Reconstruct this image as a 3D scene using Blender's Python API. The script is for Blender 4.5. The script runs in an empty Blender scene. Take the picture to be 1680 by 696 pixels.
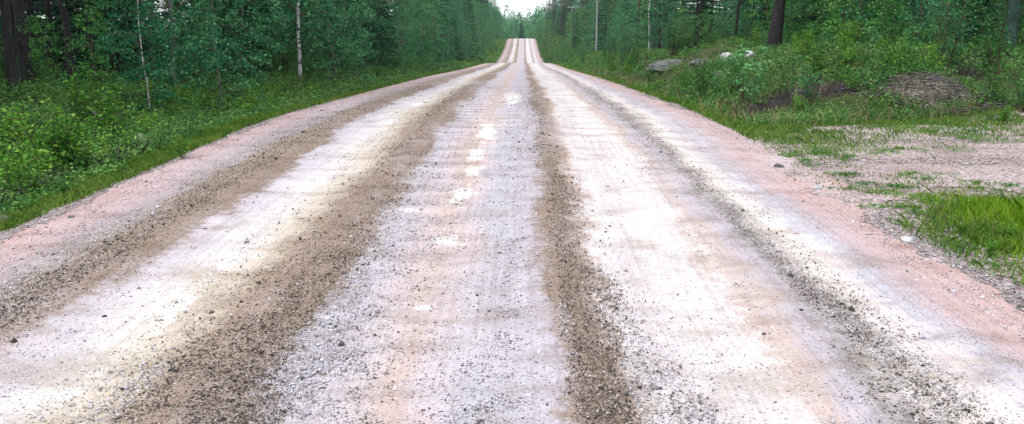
import bpy, math, numpy as np
from mathutils import Vector
R = np.random.RandomState(7)
PI = math.pi
S = bpy.context.scene
C = S.collection
CAMH = 1.73
HAZE = .0002
F = 1500.0
PITCH = math.atan(340 / 1500.0)

# ------------------------------------------------------------------ noise
def _h(ix, iy, seed):
    n = (ix.astype(np.int64) * 374761393 + iy.astype(np.int64) * 668265263 + seed * 1442695041) & 0xffffffff
    n = ((n ^ (n >> 13)) * 1274126177) & 0xffffffff
    return ((n ^ (n >> 16)) & 0xffff) / 65535.0
def vnoise(x, y, seed=0):
    x = np.asarray(x, float); y = np.asarray(y, float)
    ix = np.floor(x); iy = np.floor(y); fx = x - ix; fy = y - iy
    fx = fx * fx * (3 - 2 * fx); fy = fy * fy * (3 - 2 * fy)
    a = _h(ix, iy, seed); b = _h(ix + 1, iy, seed); c = _h(ix, iy + 1, seed); d = _h(ix + 1, iy + 1, seed)
    return (a + (b - a) * fx) * (1 - fy) + (c + (d - c) * fx) * fy
def fbm(x, y, seed=0, o=4):
    t = 0; a = .5; s = 0
    for i in range(o):
        t = t + a * vnoise(x * 2 ** i, y * 2 ** i, seed + i); s += a; a *= .5
    return t / s
def sst(x, a, b):
    t = np.clip((np.asarray(x, float) - a) / (b - a), 0, 1); return t * t * (3 - 2 * t)

# ------------------------------------------------------------------ terrain
PY = np.array([-60, 0, 10, 14, 21, 37, 63, 95, 105, 125, 143, 170, 200, 236, 250, 275, 310, 400, 600, 1000.])
PZ = np.array([0, 0, 0, 0, -.32, -1.10, -2.52, -4.15, -4.8, -6.75, -6.95, -7.5, -7.65, -7.1, -7.15, -8.4, -11, -17.5, -20, -20.])
_ty = np.arange(-70, 1010, 1.0); _tz = np.interp(_ty, PY, PZ)
_k = np.exp(-np.linspace(-2, 2, 9) ** 2); _k /= _k.sum()
_tz[4:-4] = np.convolve(_tz, _k, 'valid')
def zr(y): return np.interp(y, _ty, _tz)
def xc(y): return -.55 + .0125 * np.clip(y, -10, 300)
def track_mask(X, Y):           # >0 inside the side track
    lo = 8.75 - .10 * (X - 3.4) + .25 * np.maximum(0, X - 12) * .3
    hi = 12.9 + .42 * np.clip(X - 3.8, -1, 5) + .06 * np.maximum(0, X - 9)
    lo = lo - 1.2 * np.clip(4.2 - X, 0, 2)
    return np.minimum(Y - lo, hi - Y)
def T(X, Y):
    X = np.asarray(X, float); Y = np.asarray(Y, float)
    s = X - xc(Y); z = zr(Y)
    l = -s - 3.4; r = s - 3.4
    z = z + np.where(np.abs(s) < 3.6, .06 * (1 - (s / 3.5) ** 2), 0)
    z = z - .28 * np.exp(-((l - 2.0) / 1.1) ** 2) - .04 * sst(l, 0, .4)
    z = z + .15 * sst(l, 3.5, 6)
    z = z - .06 * sst(r, 0, .5) * (1 - sst(track_mask(X, Y), -.6, 0))
    bank = sst(r, .8, 4.2) * sst(Y, 14.0, 20) * (.80 + .45 * fbm(X * .22, Y * .16, 5) * sst(r, 1.5, 5))
    bank = bank + .36 * np.exp(-((X - 7.1) / 1.1) ** 2 - ((Y - 15.9) / .8) ** 2)
    bank = bank + .35 * np.exp(-((X - 6.6) / 1.7) ** 2 - ((Y - 31) / 3.5) ** 2)
    z = z + bank + .25 * sst(r, 1.5, 6) * sst(Y, 7, 3)
    e = sst(np.abs(s), 3.6, 5.5) * (1 - sst(track_mask(X, Y), -.8, .1))
    z = z + e * (.30 * (fbm(X * .55, Y * .55, 11) - .5) + .12 * (fbm(X * 2.2, Y * 2.2, 12) - .5))
    w = sst(np.abs(s), 14, 60)
    z = z + w * 3.0 * (fbm(X * .02, Y * .02, 13) - .45)
    # rise of the far hills on both sides and behind
    return z
def at(x, y, A):                # point on the terrain under photo column x at depth A
    X = (x - 840) / F * A; Y = A * 1.0
    for _ in range(6):
        Zr = float(T(X, Y)) - CAMH
        Y = (A - (-Zr) * math.sin(PITCH)) / math.cos(PITCH)
    return X, Y
def gp(x, y):                   # photo pixel -> point on the ground
    v = (348 - y) / F; u = (x - 840) / F
    dx, dy, dz = u, math.cos(PITCH) + v * math.sin(PITCH), -math.sin(PITCH) + v * math.cos(PITCH)
    a = np.linspace(2, 400, 8000)
    below = CAMH + a * dz < T(a * dx, a * dy)
    i = int(np.argmax(below)) if below.any() else -1
    return float(a[i] * dx), float(a[i] * dy)

# ------------------------------------------------------------------ mesh helpers
def mesh(name, V, Fs, mats, smooth=False, midx=None, uv=None):
    """Fs: list of index arrays (n,k)"""
    me = bpy.data.meshes.new(name)
    V = np.ascontiguousarray(V, dtype=np.float32)
    me.vertices.add(len(V)); me.vertices.foreach_set('co', V.ravel())
    idx = np.concatenate([f.ravel() for f in Fs]).astype(np.int32)
    tot = np.concatenate([np.full(len(f), f.shape[1]) for f in Fs]).astype(np.int32)
    st = np.concatenate([[0], np.cumsum(tot)[:-1]]).astype(np.int32)
    me.loops.add(len(idx)); me.loops.foreach_set('vertex_index', idx)
    me.polygons.add(len(tot)); me.polygons.foreach_set('loop_start', st); me.polygons.foreach_set('loop_total', tot)
    if not isinstance(mats, (list, tuple)): mats = [mats]
    for m in mats: me.materials.append(m)
    if midx is not None: me.polygons.foreach_set('material_index', np.asarray(midx, np.int32))
    if smooth: me.polygons.foreach_set('use_smooth', np.ones(len(tot), bool))
    if uv is not None:
        l = me.uv_layers.new(name='road'); l.data.foreach_set('uv', np.ascontiguousarray(uv[idx], dtype=np.float32).ravel())
    me.update(calc_edges=True); me.validate(verbose=False)
    return me
def link(name, me, parent=None, loc=None, rz=0, sc=None):
    o = bpy.data.objects.new(name, me); C.objects.link(o)
    if parent is not None: o.parent = parent
    if loc is not None: o.location = loc
    if rz: o.rotation_euler = (0, 0, rz)
    if sc is not None: o.scale = sc if hasattr(sc, '__len__') else (sc, sc, sc)
    return o
def tag(o, label=None, cat=None, group=None, kind=None):
    if label: o['label'] = label
    if cat: o['category'] = cat
    if group: o['group'] = group
    if kind: o['kind'] = kind
    return o
class Parts:
    def __init__(s): s.V = []; s.F = {}; s.n = 0
    def add(s, V, Fa):
        V = np.asarray(V, float); Fa = np.asarray(Fa)
        s.V.append(V); s.F.setdefault(Fa.shape[1], []).append(Fa + s.n); s.n += len(V)
    def build(s, name, mat, smooth=False):
        return mesh(name, np.concatenate(s.V), [np.concatenate(f) for f in s.F.values()], mat, smooth)
def tube(P, pts, rad, k=6, cap=False):
    pts = np.asarray(pts, float); n = len(pts); rad = np.asarray(rad, float)
    t = np.gradient(pts, axis=0); t /= np.linalg.norm(t, axis=1)[:, None] + 1e-9
    ref = np.array([0, 0, 1.]) if abs(t[0, 2]) < .8 else np.array([1., 0, 0])
    a = np.cross(t, ref); a /= np.linalg.norm(a, axis=1)[:, None] + 1e-9
    b = np.cross(t, a)
    th = np.arange(k) / k * 2 * PI
    V = pts[:, None] + rad[:, None, None] * (a[:, None] * np.cos(th)[None, :, None] + b[:, None] * np.sin(th)[None, :, None])
    V = V.reshape(-1, 3)
    i = np.arange(n - 1)[:, None] * k; j = np.arange(k)[None]; j2 = (j + 1) % k
    Fq = np.stack([i + j, i + j2, i + k + j2, i + k + j], -1).reshape(-1, 4)
    P.add(V, Fq)
    if cap: P.add(V[-k:], np.arange(k)[None])
def rhombs(p, d, side, L, W, lift=.12):
    """leaf quads"""
    up = np.cross(side, d)
    L = np.asarray(L)[:, None] * np.ones((1, 1)); W = np.asarray(W)[:, None]
    m = p + d * L * .45 + up * L * lift
    V = np.stack([p, m + side * W * .5, p + d * L, m - side * W * .5], 1).reshape(-1, 3)
    return V, np.arange(len(V)).reshape(-1, 4)
def unit(v): return v / (np.linalg.norm(v, axis=-1, keepdims=True) + 1e-9)
def leafset(P, p, L, W, rng, down=.3, flat=.0, axis=None):
    n = len(p)
    d = unit(rng.normal(size=(n, 3)) * [1, 1, .6] + [0, 0, -down]) if axis is None else unit(axis)
    r = rng.normal(size=(n, 3)) * [1, 1, 1 - flat]
    side = unit(np.cross(d, unit(r * [1, 1, 1] + [0, 0, flat * 2])))
    V, Fq = rhombs(p, d, side, L, W)
    P.add(V, Fq)

# ------------------------------------------------------------------ materials
def newmat(name):
    m = bpy.data.materials.new(name); m.use_nodes = True
    nt = m.node_tree; nt.nodes.clear()
    return m, nt
def N(nt, t, **kw):
    n = nt.nodes.new(t)
    for k, v in kw.items():
        if k.startswith('i_'): n.inputs[int(k[2:]) if k[2:].isdigit() else k[2:].replace('_', ' ')].default_value = v
        else: setattr(n, k, v)
    return n
def ramp(nt, stops, interp='LINEAR'):
    r = nt.nodes.new('ShaderNodeValToRGB'); e = r.color_ramp.elements; r.color_ramp.interpolation = interp
    while len(e) > 1: e.remove(e[-1])
    e[0].position = stops[0][0]; e[0].color = (*stops[0][1], 1) if hasattr(stops[0][1], '__len__') else (stops[0][1],) * 3 + (1,)
    for p, c in stops[1:]:
        q = e.new(p); q.color = (*c, 1) if hasattr(c, '__len__') else (c, c, c, 1)
    return r
def math_(nt, op, a, b=None, clamp=False):
    n = nt.nodes.new('ShaderNodeMath'); n.operation = op; n.use_clamp = clamp
    for i, v in enumerate((a, b)):
        if v is None: continue
        if isinstance(v, (int, float)): n.inputs[i].default_value = v
        else: nt.links.new(v, n.inputs[i])
    return n.outputs[0]
def mix(nt, f, a, b, mode='MIX'):
    n = nt.nodes.new('ShaderNodeMix'); n.data_type = 'RGBA'; n.blend_type = mode; n.clamp_factor = True
    for i, v in ((0, f), (6, a), (7, b)):
        if isinstance(v, (int, float)): n.inputs[i].default_value = v
        elif isinstance(v, tuple): n.inputs[i].default_value = (*v, 1)
        else: nt.links.new(v, n.inputs[i])
    return n.outputs[2]
def noise(nt, vec, scale, detail=4, rough=.55, out=0):
    n = N(nt, 'ShaderNodeTexNoise'); n.inputs['Scale'].default_value = scale
    n.inputs['Detail'].default_value = detail; n.inputs['Roughness'].default_value = rough
    if vec is not None: nt.links.new(vec, n.inputs['Vector'])
    return n.outputs[out]
def mapping(nt, vec, sc=(1, 1, 1), loc=(0, 0, 0)):
    n = N(nt, 'ShaderNodeMapping'); n.inputs['Scale'].default_value = sc; n.inputs['Location'].default_value = loc
    nt.links.new(vec, n.inputs['Vector']); return n.outputs[0]
def finish(nt, col, rough=.8, bump=None, bstr=.4, bdist=.02, spec=.3, trans=None):
    b = N(nt, 'ShaderNodeBsdfPrincipled')
    if isinstance(col, tuple): b.inputs['Base Color'].default_value = (*col, 1)
    else: nt.links.new(col, b.inputs['Base Color'])
    b.inputs['Roughness'].default_value = rough; b.inputs['Specular IOR Level'].default_value = spec
    if bump is not None:
        bn = N(nt, 'ShaderNodeBump'); bn.inputs['Strength'].default_value = bstr; bn.inputs['Distance'].default_value = bdist
        nt.links.new(bump, bn.inputs['Height']); nt.links.new(bn.outputs[0], b.inputs['Normal'])
    o = N(nt, 'ShaderNodeOutputMaterial'); out = b.outputs[0]
    if trans is not None:
        t = N(nt, 'ShaderNodeBsdfTranslucent')
        if isinstance(col, tuple): t.inputs[0].default_value = (*col, 1)
        else: nt.links.new(col, t.inputs[0])
        m = N(nt, 'ShaderNodeMixShader'); m.inputs[0].default_value = trans
        nt.links.new(b.outputs[0], m.inputs[1]); nt.links.new(t.outputs[0], m.inputs[2]); out = m.outputs[0]
    nt.links.new(out, o.inputs[0])
def leafmat(name, c1, c2, c3, rough=.55, trans=.3, spec=.14):
    m, nt = newmat(name)
    g = N(nt, 'ShaderNodeNewGeometry'); oi = N(nt, 'ShaderNodeObjectInfo')
    tc = N(nt, 'ShaderNodeTexCoord')
    v = math_(nt, 'ADD', math_(nt, 'MULTIPLY', g.outputs['Random Per Island'], .62), math_(nt, 'MULTIPLY', oi.outputs['Random'], .32))
    nz = noise(nt, tc.outputs['Object'], 1.3, 4)
    v = math_(nt, 'ADD', v, math_(nt, 'MULTIPLY', math_(nt, 'SUBTRACT', nz, .5), .95), True)
    r = ramp(nt, [(0, c1), (.45, c2), (.97, c3)])  # random leaf tones, spread wide to paint in bright tip highlights and dark gaps
    nt.links.new(v, r.inputs[0])
    finish(nt, r.outputs[0], rough, spec=spec, trans=trans)
    return m
M = {}
M['birch_leaf'] = leafmat('birch_leaf', (.007, .058, .030), (.028, .185, .080), (.19, .48, .20))
M['birch_pale'] = leafmat('birch_pale', (.035, .15, .060), (.09, .28, .10), (.22, .44, .16))
M['bush_leaf'] = leafmat('bush_leaf', (.010, .075, .018), (.055, .235, .045), (.27, .52, .13))
M['bright_leaf'] = leafmat('bright_leaf', (.014, .085, .012), (.07, .24, .025), (.30, .50, .07))
M['pine_needle'] = leafmat('pine_needle', (.005, .032, .018), (.014, .078, .036), (.045, .15, .06), .6, .1, .1)
M['spruce_needle'] = leafmat('spruce_needle', (.005, .032, .018), (.013, .075, .036), (.04, .14, .06), .6, .1, .1)
M['grass'] = leafmat('grass_blade', (.025, .085, .012), (.075, .19, .022), (.26, .33, .07), .5, .35)
M['grass_lush'] = leafmat('grass_lush', (.04, .15, .006), (.15, .34, .012), (.42, .52, .06), .5, .4)
M['straw'] = leafmat('dry_stem', (.20, .16, .09), (.32, .25, .14), (.46, .38, .22), .7, .2)
M['heather'] = leafmat('heather_twig', (.045, .042, .045), (.10, .085, .088), (.22, .17, .17), .8, .1)
M['under'] = leafmat('undergrowth_leaf', (.010, .045, .014), (.042, .17, .034), (.29, .47, .11))

def birchbark():
    m, nt = newmat('birch_bark'); tc = N(nt, 'ShaderNodeTexCoord')
    v = mapping(nt, tc.outputs['Object'], (5, 5, 14)); n = noise(nt, v, 1.0, 4, .6)
    v2 = mapping(nt, tc.outputs['Object'], (1, 1, .5)); n2 = noise(nt, v2, 1.2, 3)
    r = ramp(nt, [(.40, (.03, .03, .03)), (.47, (.45, .45, .45)), (.6, (.68, .68, .70)), (.8, (.5, .48, .46))]); nt.links.new(n, r.inputs[0])
    sx = N(nt, 'ShaderNodeSeparateXYZ'); nt.links.new(tc.outputs['Object'], sx.inputs[0])
    low = math_(nt, 'SUBTRACT', 1, math_(nt, 'MULTIPLY', sx.outputs[2], 3.0), True)
    c = mix(nt, low, r.outputs[0], (.07, .065, .06))
    finish(nt, c, .7, n, .3, .01); return m
def bark(name, a, b, upper=None, z0=3, z1=6):
    m, nt = newmat(name); tc = N(nt, 'ShaderNodeTexCoord')
    v = mapping(nt, tc.outputs['Object'], (14, 14, 2.5)); n = noise(nt, v, 1.0, 5, .65)
    r = ramp(nt, [(.35, a), (.65, b)]); nt.links.new(n, r.inputs[0]); col = r.outputs[0]
    if upper:
        sx = N(nt, 'ShaderNodeSeparateXYZ'); nt.links.new(tc.outputs['Object'], sx.inputs[0])
        f = math_(nt, 'MULTIPLY', math_(nt, 'SUBTRACT', sx.outputs[2], float(z0)), 1.0 / (z1 - z0), True)
        col = mix(nt, f, col, upper)
    finish(nt, col, .9, n, .6, .03); return m
M['birch_bark'] = birchbark()
M['birch_grey'] = bark('young_birch_bark', (.05, .055, .05), (.20, .21, .19))
M['pine_bark'] = bark('pine_bark', (.008, .008, .010), (.028, .025, .028), (.20, .09, .05), 4, 9)
M['spruce_bark'] = bark('spruce_bark', (.025, .022, .02), (.09, .075, .065))
M['grey_bark'] = bark('grey_bark', (.05, .05, .045), (.16, .15, .14))
M['twig'] = bark('twig_bark', (.04, .03, .02), (.12, .09, .06))
M['pole_dark'] = bark('pole_wood', (.016, .036, .035), (.034, .064, .060))
M['pole_pale'] = bark('pole_wood_weathered', (.20, .21, .22), (.34, .35, .36))
def plain(name, col, rough=.5, metal=0):
    m, nt = newmat(name); tc = N(nt, 'ShaderNodeTexCoord'); n = noise(nt, tc.outputs['Object'], 12, 3)
    c = mix(nt, n, tuple(x * .7 for x in col), tuple(min(1, x * 1.2) for x in col)); finish(nt, c, rough); return m
M['ceramic'] = plain('ceramic_white', (.6, .6, .58), .25)
M['steel'] = plain('galvanised_steel', (.35, .37, .38), .45)

def rockmat(name, c1, c2, c3):
    m, nt = newmat(name); tc = N(nt, 'ShaderNodeTexCoord')
    n = noise(nt, tc.outputs['Object'], 3.5, 6, .65); n2 = noise(nt, tc.outputs['Object'], 30, 3)
    r = ramp(nt, [(.3, c1), (.5, c2), (.7, c3)]); nt.links.new(n, r.inputs[0])
    c = mix(nt, math_(nt, 'MULTIPLY', n2, .4), r.outputs[0], c1)
    finish(nt, c, .85, n, .5, .05); return m
M['rock_grey'] = rockmat('rock_grey', (.03, .045, .035), (.11, .11, .11), (.24, .225, .23))
M['rock_pale'] = rockmat('rock_pale', (.22, .22, .22), (.45, .45, .46), (.65, .64, .65))
M['rock_moss'] = rockmat('rock_mossy', (.03, .06, .025), (.12, .12, .11), (.24, .23, .22))

def groundmat():
    m, nt = newmat('forest_floor'); g = N(nt, 'ShaderNodeNewGeometry'); P = g.outputs['Position']
    n1 = noise(nt, P, .9, 5, .6); n2 = noise(nt, P, 9, 5, .65); n3 = noise(nt, P, 45, 3, .6)
    r = ramp(nt, [(.33, (.014, .016, .008)), (.46, (.025, .05, .015)), (.57, (.045, .075, .022)), (.7, (.075, .060, .035))]); nt.links.new(n1, r.inputs[0])
    r2 = ramp(nt, [(.35, (.020, .018, .012)), (.55, (.045, .07, .02)), (.72, (.13, .10, .07))]); nt.links.new(n2, r2.inputs[0])
    c = mix(nt, .5, r.outputs[0], r2.outputs[0])
    a = N(nt, 'ShaderNodeAttribute'); a.attribute_name = 'bare'
    v = N(nt, 'ShaderNodeTexVoronoi'); v.inputs['Scale'].default_value = 38; nt.links.new(P, v.inputs['Vector'])
    rs = ramp(nt, [(.0, (.06, .055, .055)), (.35, (.20, .155, .14)), (.7, (.33, .26, .25)), (1, (.45, .42, .44))])
    sep = N(nt, 'ShaderNodeSeparateColor'); nt.links.new(v.outputs['Color'], sep.inputs[0]); nt.links.new(sep.outputs[0], rs.inputs[0])
    f = math_(nt, 'MULTIPLY', math_(nt, 'SUBTRACT', math_(nt, 'ADD', a.outputs['Fac'], math_(nt, 'MULTIPLY', math_(nt, 'SUBTRACT', n2, .5), 1.1)), .42), 5, True)
    c = mix(nt, f, c, rs.outputs[0])
    h = math_(nt, 'ADD', n2, math_(nt, 'MULTIPLY', n3, .4))
    finish(nt, c, .95, h, .7, .06, spec=.1); return m
M['ground'] = groundmat()

def sp(s): return (s + 3.9) / 7.8
def roadmat():
    m, nt = newmat('gravel_road'); uv = N(nt, 'ShaderNodeUVMap'); uv.uv_map = 'road'; U = uv.outputs[0]
    sx = N(nt, 'ShaderNodeSeparateXYZ'); nt.links.new(U, sx.inputs[0])
    s0 = sx.outputs[0]
    na = noise(nt, mapping(nt, U, (.7, .16, 1)), 1.0, 3, .5)
    nb = noise(nt, mapping(nt, U, (2.2, .9, 1), (7, 3, 0)), 1.0, 4, .6)
    nc = noise(nt, U, 9, 4, .65)
    s = math_(nt, 'ADD', s0, math_(nt, 'MULTIPLY', math_(nt, 'SUBTRACT', na, .5), .55))
    s = math_(nt, 'ADD', s, math_(nt, 'MULTIPLY', math_(nt, 'SUBTRACT', nb, .5), .55))
    s = math_(nt, 'ADD', s, math_(nt, 'MULTIPLY', math_(nt, 'SUBTRACT', nc, .5), .42))
    pos = math_(nt, 'MULTIPLY', math_(nt, 'ADD', s, 3.9), 1 / 7.8)
    WH = (.56, .535, .54); PINK = (.44, .33, .335); ORG = (.43, .29, .27); BR = (.26, .198, .158); BR2 = (.33, .265, .21); LAV = (.40, .37, .42); YEL = (.50, .445, .37); TAN = (.44, .355, .32); PALEP = (.48, .41, .43); GB = (.405, .395, .45)
    fine = ramp(nt, [(sp(-3.6), ORG), (sp(-3.0), PINK), (sp(-2.72), (.30, .26, .27)), (sp(-2.50), BR2), (sp(-2.0), BR), (sp(-1.88), (.46, .43, .48)), (sp(-1.55), WH), (sp(-1.28), YEL), (sp(-1.05), BR2),
                     (sp(-.90), BR), (sp(-.62), BR), (sp(-.48), GB), (sp(-.22), PALEP), (sp(.0), TAN), (sp(.16), PALEP), (sp(.32), GB), (sp(.60), LAV), (sp(.76), BR), (sp(.93), BR), (sp(1.02), TAN), (sp(1.12), WH), (sp(1.3), (.52, .48, .50)), (sp(1.45), WH), (sp(1.70), (.58, .55, .55)), (sp(1.86), TAN), (sp(2.02), LAV), (sp(2.2), (.25, .235, .23)), (sp(2.44), (.57, .53, .50)), (sp(2.6), (.56, .51, .52)), (sp(2.75), GB), (sp(3.05), PINK), (sp(3.5), ORG)])
    nt.links.new(pos, fine.inputs[0])
    # amount of loose stones across the road
    gr = ramp(nt, [(sp(-3.5), .55), (sp(-2.8), .75), (sp(-2.5), 1), (sp(-2.0), 1), (sp(-1.85), .6), (sp(-1.5), .42), (sp(-1.35), .4), (sp(-1.06), .9), (sp(-.64), 1), (sp(-.46), .72), (sp(-.2), .5), (sp(.1), .45), (sp(.32), .75), (sp(.62), .78), (sp(.75), 1), (sp(1.0), .85), (sp(1.15), .32), (sp(1.7), .34), (sp(2.0), .6), (sp(2.2), .95), (sp(2.4), .7), (sp(2.5), .25), (sp(2.65), .4), (sp(2.85), .9), (sp(3.1), .7), (sp(3.5), .5)])
    nt.links.new(pos, gr.inputs[0])
    base = fine.outputs[0]
    lf = noise(nt, mapping(nt, U, (.9, .13, 1), (4, 1, 0)), 1.0, 5, .65)
    lm = ramp(nt, [(.50, 0.0), (.68, .75)]); nt.links.new(lf, lm.inputs[0])
    base = mix(nt, lm.outputs[0], base, (.45, .40, .42))
    # blotches of dried mud
    pa = N(nt, 'ShaderNodeAttribute'); pa.attribute_name = 'patch'
    pn = math_(nt, 'MULTIPLY', math_(nt, 'SUBTRACT', math_(nt, 'ADD', pa.outputs['Fac'], math_(nt, 'MULTIPLY', math_(nt, 'SUBTRACT', nc, .5), 1.0)), .40), 3.2, True)
    base = mix(nt, pn, base, (.68, .67, .66))
    b2 = noise(nt, mapping(nt, U, (1.6, 2.6, 1), (2, 9, 0)), 1.0, 4, .65)
    rr = ramp(nt, [(.34, (.74, .68, .62)), (.5, (1, 1, 1)), (.66, (1.14, 1.12, 1.13))]); nt.links.new(b2, rr.inputs[0])
    base = mix(nt, .9, base, rr.outputs[0], 'MULTIPLY')
    # thin tyre streaks along the road
    st = noise(nt, mapping(nt, U, (26, .5, 1)), 1.0, 3, .6)
    rs = ramp(nt, [(.36, (.70, .65, .62)), (.52, (1, 1, 1)), (.7, (1.08, 1.06, 1.06))]); nt.links.new(st, rs.inputs[0])
    base = mix(nt, .42, base, rs.outputs[0], 'MULTIPLY')
    fn = noise(nt, U, 75, 5, .8); rf = ramp(nt, [(.36, (.66, .64, .64)), (.50, (1.0, 1.0, 1.0)), (.65, (1.12, 1.12, 1.13))]); nt.links.new(fn, rf.inputs[0])
    base = mix(nt, .8, base, rf.outputs[0], 'MULTIPLY')
    col = base; hs = None
    for sc, thr, k in ((60, .5, 1.0), (115, .55, .5)):
        v = N(nt, 'ShaderNodeTexVoronoi'); v.inputs['Scale'].default_value = sc
        nt.links.new(U, v.inputs['Vector'])
        sep = N(nt, 'ShaderNodeSeparateColor'); nt.links.new(v.outputs['Color'], sep.inputs[0])
        rc = ramp(nt, [(0, (.04, .04, .045)), (.16, (.11, .10, .095)), (.4, (.30, .26, .24)), (.65, (.42, .41, .46)), (.86, (.54, .50, .51)), (1, (.75, .75, .78))])
        nt.links.new(sep.outputs[0], rc.inputs[0])
        lp = math_(nt, 'LESS_THAN', sep.outputs[1], math_(nt, 'MULTIPLY', gr.outputs[0], thr))
        lp = math_(nt, 'MULTIPLY', lp, math_(nt, 'LESS_THAN', v.outputs['Distance'], .42))
        lp = math_(nt, 'MULTIPLY', lp, math_(nt, 'SUBTRACT', 1, math_(nt, 'MULTIPLY', pn, .8)))
        dk = math_(nt, 'MULTIPLY', math_(nt, 'SUBTRACT', gr.outputs[0], .82), 8, True)
        dark = mix(nt, 1.0, rc.outputs[0], (.42, .36, .32), 'MULTIPLY')
        stone = mix(nt, dk, mix(nt, .45, rc.outputs[0], base), dark)
        col = mix(nt, lp, col, stone)
        hh = math_(nt, 'MULTIPLY', math_(nt, 'MULTIPLY', lp, math_(nt, 'SUBTRACT', .5, v.outputs['Distance'])), k)
        hs = hh if hs is None else math_(nt, 'ADD', hs, hh)
    hs = math_(nt, 'ADD', hs, math_(nt, 'MULTIPLY', fn, .25))
    finish(nt, col, .9, hs, .9, .014, spec=.15); return m
M['road'] = roadmat()
def trackmat():
    m, nt = newmat('side_track_gravel'); g = N(nt, 'ShaderNodeNewGeometry'); P = g.outputs['Position']
    n1 = noise(nt, mapping(nt, P, (.5, 1.6, 1)), 1.0, 5, .6); n2 = noise(nt, P, 14, 4, .65)
    r = ramp(nt, [(.35, (.19, .15, .135)), (.48, (.33, .25, .235)), (.6, (.42, .34, .34)), (.72, (.24, .21, .18))]); nt.links.new(n1, r.inputs[0])
    r2 = ramp(nt, [(.36, (.45, .44, .40)), (.52, (1, 1, 1)), (.7, (1.2, 1.15, 1.17))]); nt.links.new(n2, r2.inputs[0])
    c = mix(nt, .85, r.outputs[0], r2.outputs[0], 'MULTIPLY')
    v = N(nt, 'ShaderNodeTexVoronoi'); v.inputs['Scale'].default_value = 48; nt.links.new(P, v.inputs['Vector'])
    sep = N(nt, 'ShaderNodeSeparateColor'); nt.links.new(v.outputs['Color'], sep.inputs[0])
    rc = ramp(nt, [(0, (.05, .045, .045)), (.3, (.18, .14, .13)), (.7, (.36, .32, .34)), (1, (.6, .58, .6))]); nt.links.new(sep.outputs[0], rc.inputs[0])
    lp = math_(nt, 'LESS_THAN', sep.outputs[1], .5)
    c = mix(nt, lp, c, mix(nt, .4, rc.outputs[0], c))
    finish(nt, c, .92, math_(nt, 'ADD', n2, math_(nt, 'MULTIPLY', math_(nt, 'MULTIPLY', lp, math_(nt, 'SUBTRACT', .6, v.outputs['Distance'])), .6)), .7, .02, spec=.12); return m
M['track'] = trackmat()
def stonemat(name, stops):
    m, nt = newmat(name); g = N(nt, 'ShaderNodeNewGeometry')
    r = ramp(nt, stops)
    nt.links.new(g.outputs['Random Per Island'], r.inputs[0])
    finish(nt, r.outputs[0], .85, spec=.2); return m
M['stone'] = stonemat('dark_loose_stones', [(0, (.025, .024, .026)), (.3, (.07, .06, .055)), (.5, (.16, .125, .10)), (.72, (.27, .215, .175)), (.9, (.36, .32, .30)), (1, (.52, .50, .50))])
M['stone_pale'] = stonemat('pale_loose_stones', [(0, (.06, .06, .065)), (.14, (.17, .16, .17)), (.35, (.32, .30, .32)), (.6, (.44, .42, .46)), (.85, (.55, .52, .55)), (1, (.70, .69, .72))])

# ------------------------------------------------------------------ ground, road, track
def axis(segs):
    out = []
    for a, b, st in segs: out.append(np.arange(a, b, st))
    return np.concatenate(out + [[segs[-1][1]]])
def gridfaces(nx, ny, keep=None):
    i = np.arange(ny - 1)[:, None] * nx; j = np.arange(nx - 1)[None]
    Fq = np.stack([i + j, i + j + 1, i + nx + j + 1, i + nx + j], -1)
    return Fq.reshape(-1, 4) if keep is None else Fq[keep]
xs = axis([(-700, -100, 25), (-100, -30, 3), (-30, -12, .5), (-12, 16, .14), (16, 34, .5), (34, 100, 3), (100, 700, 25)])
ys = axis([(-40, 0, 2), (0, 3, .3), (3, 26, .14), (26, 60, .3), (60, 130, .8), (130, 300, 2), (300, 1000, 14)])
XX, YY = np.meshgrid(xs, ys); ZZ = T(XX, YY)
sG = XX - xc(YY)
ZZ = ZZ - .035 * (np.abs(sG) < 3.2) * (YY < 268) - .01 * (track_mask(XX, YY) > .3) * (XX > 3) * (XX < 30)
me = mesh('ground', np.stack([XX, YY, ZZ], -1).reshape(-1, 3), [gridfaces(len(xs), len(ys))], M['ground'], True)
bare = (1 - sst(np.abs(sG), 3.5, 4.1)) * (YY < 266) + .9 * sst(track_mask(XX, YY), -.7, .1) * (XX > 0)
bare = np.maximum(bare, .8 * np.exp(-((XX - 7.1) / .9) ** 2 - ((YY - 15.6) / .7) ** 2))
bare = np.maximum(bare, .62 * sst(sG, 3.3, 3.7) * (1 - sst(sG, 4.2, 5.2)) * sst(YY, 8.6, 6.5) * (YY < 9))
a = me.attributes.new('bare', 'FLOAT', 'POINT'); a.data.foreach_set('value', bare.ravel().astype(np.float32))
tag(link('ground', me), 'mossy forest floor and verges', 'ground', kind='structure')

# road sheet, following the ground, with loose windrows, ruts and washboard ripples
ry = [-6.0]
while ry[-1] < 268:
    y = ry[-1]; ry.append(y + (.12 if y < 2.8 else max(.03, .0042 * y)))
ry = np.array(ry); rs = np.arange(-3.75, 3.80, .03)
SS, RY = np.meshgrid(rs, ry); RX = SS + xc(RY)
win = lambda c, w: np.exp(-((SS + .25 * (vnoise(SS * .5, RY * .15, 21) - .5) - c) / w) ** 2)
RZ = T(RX, RY) + .006
RZ += .028 * win(-.85, .25) + .022 * win(-2.25, .25) + .022 * win(.82, .16) + .02 * win(2.25, .2) + .015 * win(2.95, .2) - .02 * win(-1.5, .25) - .018 * win(1.4, .35)
RZ += .010 * (fbm(RX * 5, RY * 5, 22) - .5) + .010 * (fbm(RX * 20, RY * 20, 23, 2) - .5)
wb = np.sin(RY * 2 * PI / .62 + 4 * vnoise(RX * .8, RY * .4, 25)) * sst(RY, 6, 8) * sst(RY, 26, 16)
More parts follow.
